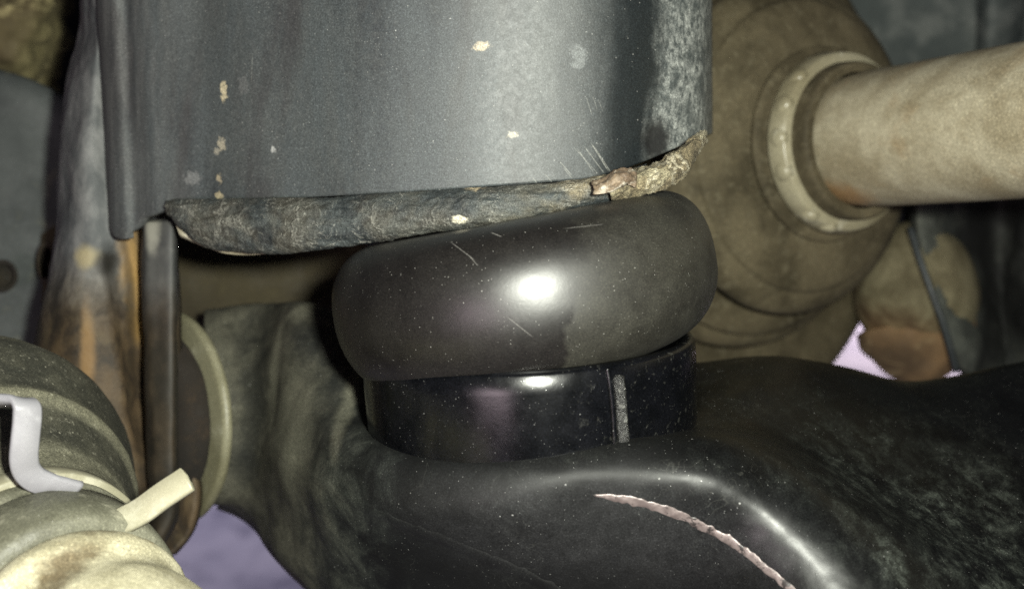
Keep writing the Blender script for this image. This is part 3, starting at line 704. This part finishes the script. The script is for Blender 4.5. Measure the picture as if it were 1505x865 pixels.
obj('boot', lathe(a0, ax, [(.0, 1.56), (.02, 1.74), (-.05, 1.80), (-.5, 1.85), (-.95, 1.98), (-1.02, 2.22), (-1.1, 2.32), (-1.2, 2.30), (-1.25, 2.2), (-1.3, 2.5), (-1.45, 3.1), (-1.62, 3.5), (-1.72, 3.56), (-1.82, 3.72), (-2.15, 4.06), (-2.45, 4.08), (-2.62, 3.85), (-2.7, 3.3), (-2.9, 3.1), (-3.1, 3.5), (-3.25, 4.3), (-3.36, 4.55), (-3.5, 4.66), (-3.62, 4.5), (-3.72, 4.52), (-3.84, 4.82), (-4.0, 4.97), (-4.15, 4.95), (-4.3, 4.7), (-4.4, 4.1), (-4.6, 3.9), (-4.75, 4.4), (-4.9, 5.6), (-5.1, 6.9), (-5.6, 7.45), (-6.4, 7.45), (-7.2, 7.1), (-8.0, 5.0), (-8.2, 2.0)], 160,
    lambda p, s, a: .03 * nz(p, .35, 3) + .006 * fz(p, 1.5, 3), False, 5, lambda q: Vector((0, 0, -.022 * min(0, q + 2.2) ** 2))), boot_m, axle)
clamp_m = simple_mat('dusty_tan_clamp', (.17, .148, .092), (.27, .245, .17), (.44, .42, .34), .38, 160, .2, None, .62, False)
clampob = obj('clamp_band', lathe(a0, ax, [(-.84, 1.9), (-.84, 2.12), (-.80, 2.14), (-.42, 2.07), (-.38, 2.04), (-.38, 1.8)], 160, lambda p, s, a: .012 * nz(p, 1.5, 3), False, 0), clamp_m, axle)
aa, au, av = frame_of(ax)
for deg in (-22, 0, 22, 44, 80, 98):          # crimp dimples round the visible flank
    # measured from the viewer's left, downwards
    lft_d = (Vector((-1, 0, 0)) - aa * Vector((-1, 0, 0)).dot(aa)).normalized(); dn = aa.cross(lft_d); dn = dn if dn.z < 0 else -dn
    th = R(deg - 22)
    q = a0 + aa * -.58 + (lft_d * math.cos(th) + dn * math.sin(th)) * 2.08
    obj('crimp', lathe(q, (lft_d * math.cos(th) + dn * math.sin(th)), [(-.1, .24), (.03, .20), (.08, .11), (.09, .01)], 16, None, True, 2), clamp_m, clampob)

# ================================================================== behind the boot: ball joint, casting, hose
t = thing('ball_joint', P(1330, 500, 31), 'tan and orange rust ball joint below the big boot', 'ball joint')
jm = Mat('tan_dust_rust_boot')
n1 = jm.noise(70, 5, .65, .4); zz = jm.axis(rot((.25, 0, 1)).normalized(), loc(t, 1330, 478, 30))
c = jm.mix(jm.mr(n1, .32, .68), (.075, .062, .034), (.17, .148, .09))
c = jm.mix(jm.mr(jm.math('ADD', zz, jm.math('MULTIPLY', jm.math('SUBTRACT', n1, .5), .03)), -.006, .007, 1, 0), c, jm.mix(jm.mr(n1, .35, .65), (.055, .032, .016), (.20, .118, .055)))
jm.done(jm.grain(c, .25, 2000), .85, 0, n1, .3, .0006, .3)
jo = simple_mat('orange_rust', (.06, .036, .018), (.19, .112, .052), (.25, .18, .10), .85, 110, .3, None, .6, False)
obj('joint_boot', lathe(P(1345, 432, 31.5), (.02, .2, 1), [(-1.3, 1.2), (-.9, 1.5), (-.2, 1.72), (.6, 1.66), (1.3, 1.36), (1.8, .95), (2.1, .3)], 64, lambda p, s, a: .06 * fz(p, .6, 3)), jm, t)
obj('joint_housing', lathe(P(1345, 500, 31.6), (-.16, .15, 1), [(-1.3, .2), (-1.15, .62), (-.75, 1.08), (-.25, 1.42), (.2, 1.6), (.45, 1.62), (.6, .4)], 64, lambda p, s, a: .16 * fz(p, .6, 3)), jo, t)
t = thing('steering_knuckle', P(1440, 420, 33), 'black rough knuckle casting below the shaft at the right edge', 'knuckle')
kn = Mat('rough_knuckle')
n1 = kn.noise(60, 6, .65, .4); n2 = kn.noise(220, 5, .7)
c = kn.mix(kn.mr(n1, .32, .68), (.020, .022, .020), (.070, .074, .064))
c = kn.mix(kn.mr(n2, .5, .75, 0, .4), c, (.12, .12, .095))
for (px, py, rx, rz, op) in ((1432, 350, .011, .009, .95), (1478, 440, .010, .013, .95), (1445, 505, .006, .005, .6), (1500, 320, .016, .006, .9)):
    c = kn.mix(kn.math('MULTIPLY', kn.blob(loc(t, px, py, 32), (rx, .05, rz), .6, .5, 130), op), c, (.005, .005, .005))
c = kn.grain(c, .25, 2000)
kn.done(c, .8, 0, n1, .5, .0008, .3)
obj('knuckle_body', loft([[P(x, y, d) for x, y, d in r] for r in (
    [(1330, 230, 33), (1352, 230, 31), (1410, 230, 31.4), (1470, 230, 32.5), (1520, 230, 31.5), (1660, 230, 33)],
    [(1335, 330, 32.4), (1352, 332, 30.2), (1410, 335, 31.2), (1470, 340, 32.6), (1520, 335, 31), (1660, 330, 33)],
    [(1350, 400, 32.2), (1368, 405, 29.9), (1415, 410, 30.8), (1470, 420, 32.6), (1520, 410, 31), (1660, 400, 33)],
    [(1370, 470, 32), (1386, 475, 29.9), (1425, 480, 30.4), (1475, 490, 32.4), (1520, 480, 31), (1660, 475, 33)],
    [(1392, 530, 32.2), (1404, 536, 30.6), (1435, 552, 30.8), (1475, 560, 32.6), (1520, 560, 32), (1660, 560, 33)])], 10, 10, False, lambda v: .2 * fz(v, .6, 4, 6), .5), kn, t)
t = thing('brake_hose', P(1375, 430, 29.2), 'thin dark hose slanting down beside the tan ball joint', 'hose')
obj('hose_line', tube([P(1338, 335, 30.0), P(1352, 380, 29.5), P(1370, 430, 29.3), P(1388, 480, 29.3), P(1406, 545, 29.8)], .09, 12, 8), simple_mat('blue_grey_rubber', (.022, .026, .028), (.05, .056, .058), (.11, .11, .10), .6, 200, .2, None, .62, False), t)

# ================================================================== lower left: dusty shaft with boot and clamp ears
link = thing('outer_shaft', P(40, 880, 16), 'pale dusty shaft with dark boot in the lower left corner', 'shaft')
la = Vector((.70, -.67, -.24)).normalized()
l0 = P(-65, 768, 18.5)
rb = Mat('dark_ribbed_boot')
n1 = rb.noise(140, 5, .6, .3); n2 = rb.noise(800, 5, .75, .4)
c = rb.mix(rb.mr(n1, .35, .65), (.030, .030, .023), (.062, .060, .044))
c = rb.mix(rb.mr(n2, .54, .72, 0, .7), c, (.24, .23, .18))
sx_ = rb.axis(rot(la), W(l0) - ORG[link.name])
rg_ = rb.math('MULTIPLY', rb.mr(sx_, .0095, .0115), rb.mr(sx_, .0125, .0145, 1, 0))
rg2 = rb.math('MAXIMUM', rb.mr(sx_, -.004, -.001, 1, 0), rb.mr(sx_, .019, .024))
c = rb.mix(rb.math('MULTIPLY', rb.math('MAXIMUM', rg_, rb.math('MULTIPLY', rg2, .7)), rb.mr(n2, .25, .6, .25, .8)), c, (.21, .20, .14))
c = rb.mix(rb.math('MULTIPLY', rb.specks(900, .2, .2), .6), c, (.40, .38, .30))
c = rb.grain(c, .5)
rb_m = rb.done(c, .62, 0, rb.math('ADD', n2, n1), .45, .0004)
obj('boot', lathe(l0, la, [(-1.6, 2.7), (-1.2, 3.0), (-.6, 3.16), (-.2, 3.2), (.0, 3.17), (.3, 3.06), (1.0, 2.74), (1.12, 2.72), (1.3, 2.60), (1.4, 2.52), (2.0, 2.22), (2.2, 2.14), (2.3, 2.08), (2.75, 1.96), (3.0, 1.92)], 160, lambda p, s, a: .012 * fz(p, 1.5, 3), False, 4), rb_m, link)
pale = Mat('pale_dusty_metal')
n1 = pale.noise(110, 6, .65, .5); n2 = pale.noise(500, 5, .7, .4)
c = pale.mix(pale.mr(n1, .35, .65), (.34, .31, .205), (.55, .51, .36))
c = pale.mix(pale.mr(n2, .55, .75, 0, .6), c, (.66, .62, .47))
c = pale.mix(pale.mr(pale.noise(70, 4, .6, .3, None, (9, 2, 4)), .58, .7, 0, .55), c, (.30, .22, .10))
c = pale.mix(pale.math('MULTIPLY', pale.blob(W(P(115, 815, 15.0)) - ORG[link.name], (.0036, .012, .0024), .4, .5, 500), .85), c, (.10, .07, .035))
c = pale.grain(c, .35, 3000)
pale_m = pale.done(c, .6, 0, pale.math('ADD', n2, n1), .35, .0004)
grey = simple_mat('grey_dusty_collar', (.10, .098, .070), (.20, .195, .145), (.36, .345, .26), .6, 240, .4, None, .6)
obj('collar', lathe(l0, la, [(2.9, 1.8), (3.0, 1.9), (3.3, 1.92), (3.36, 1.86), (3.42, 1.91), (3.9, 1.90), (4.15, 1.86), (4.3, 1.78), (4.32, 1.6)], 160, lambda p, s, a: .014 * fz(p, 1.3, 3), False, 0), grey, link)
obj('shaft', lathe(l0, la, [(4.1, 1.5), (4.3, 1.60), (4.5, 1.72), (4.75, 1.74), (4.95, 1.62), (5.2, 1.58), (5.6, 1.66), (6.1, 1.66), (7, 1.6), (9, 1.6)], 128, lambda p, s, a: .03 * nz(p, .6, 3) + .015 * fz(p, 1.4, 3), False, 3), pale_m, link)
band_m = simple_mat('cream_painted_band', (.24, .225, .155), (.34, .32, .235), (.43, .41, .32), .45, 240, .08, None, .58, False, 0, .0002, .06)
bandob = obj('clamp_band', lathe(l0, la, [(2.72, 1.85), (2.72, 1.99), (2.75, 2.01), (3.02, 2.01), (3.05, 1.99), (3.05, 1.85)], 160, lambda p, s, a: .008 * nz(p, 1, 3), False, 0), band_m, link)
white_m = simple_mat('lavender_white_paint', (.22, .215, .235), (.30, .295, .32), (.37, .365, .39), .4, 200, .06, None, .6, False, 0, .0002, .04)
ba, bu, bv = frame_of(la)
def on_band(px, py, rad=2.0, s_=2.9):
    best = None
    for i in range(1440):
        t_ = 2 * math.pi * i / 1440
        q = l0 + ba * s_ + (bu * math.cos(t_) + bv * math.sin(t_)) * rad
        e = abs(752.5 + q.x / q.y * FPX - px) + abs(432.5 - q.z / q.y * FPX - py) * .5
        if best is None or e < best[0]: best = (e, q)
    return best[1]
print('BAND', [tuple(round(k, 2) for k in on_band(px, py, 2.05)) for px, py in ((30, 704), (62, 704), (100, 712))], [on_band(px, py, 2.05).y for px, py in ((62, 704),)])
obj('clamp_ear', ribbon([P(-60, 590, 15.4), P(16, 588, 15.3), P(32, 590, 15.26), P(39, 598, 15.24), P(40, 612, 15.25), P(37, 645, 15.3), P(35, 672, 15.4), P(38, 688, 15.5), P(48, 701, 15.62), P(64, 709, 15.75), P(85, 714, 15.9), P(112, 720, 16.1)], (.70, .62, -.24), .38, .12, 6, .03), white_m, bandob, 'white bent ear of the clamp')
obj('clamp_ear', ribbon([P(178, 766, 16.0), P(205, 752, 16.0), P(240, 727, 16.0), P(272, 706, 16.05), P(278, 702, 16.06)], (.45, -.35, -.8), lambda s: .40 * (1 if s < .86 else math.sqrt(max(.12, 1 - ((s - .86) / .14) ** 2))), .15, 10, .03), band_m, bandob, 'cream straight ear of the clamp')
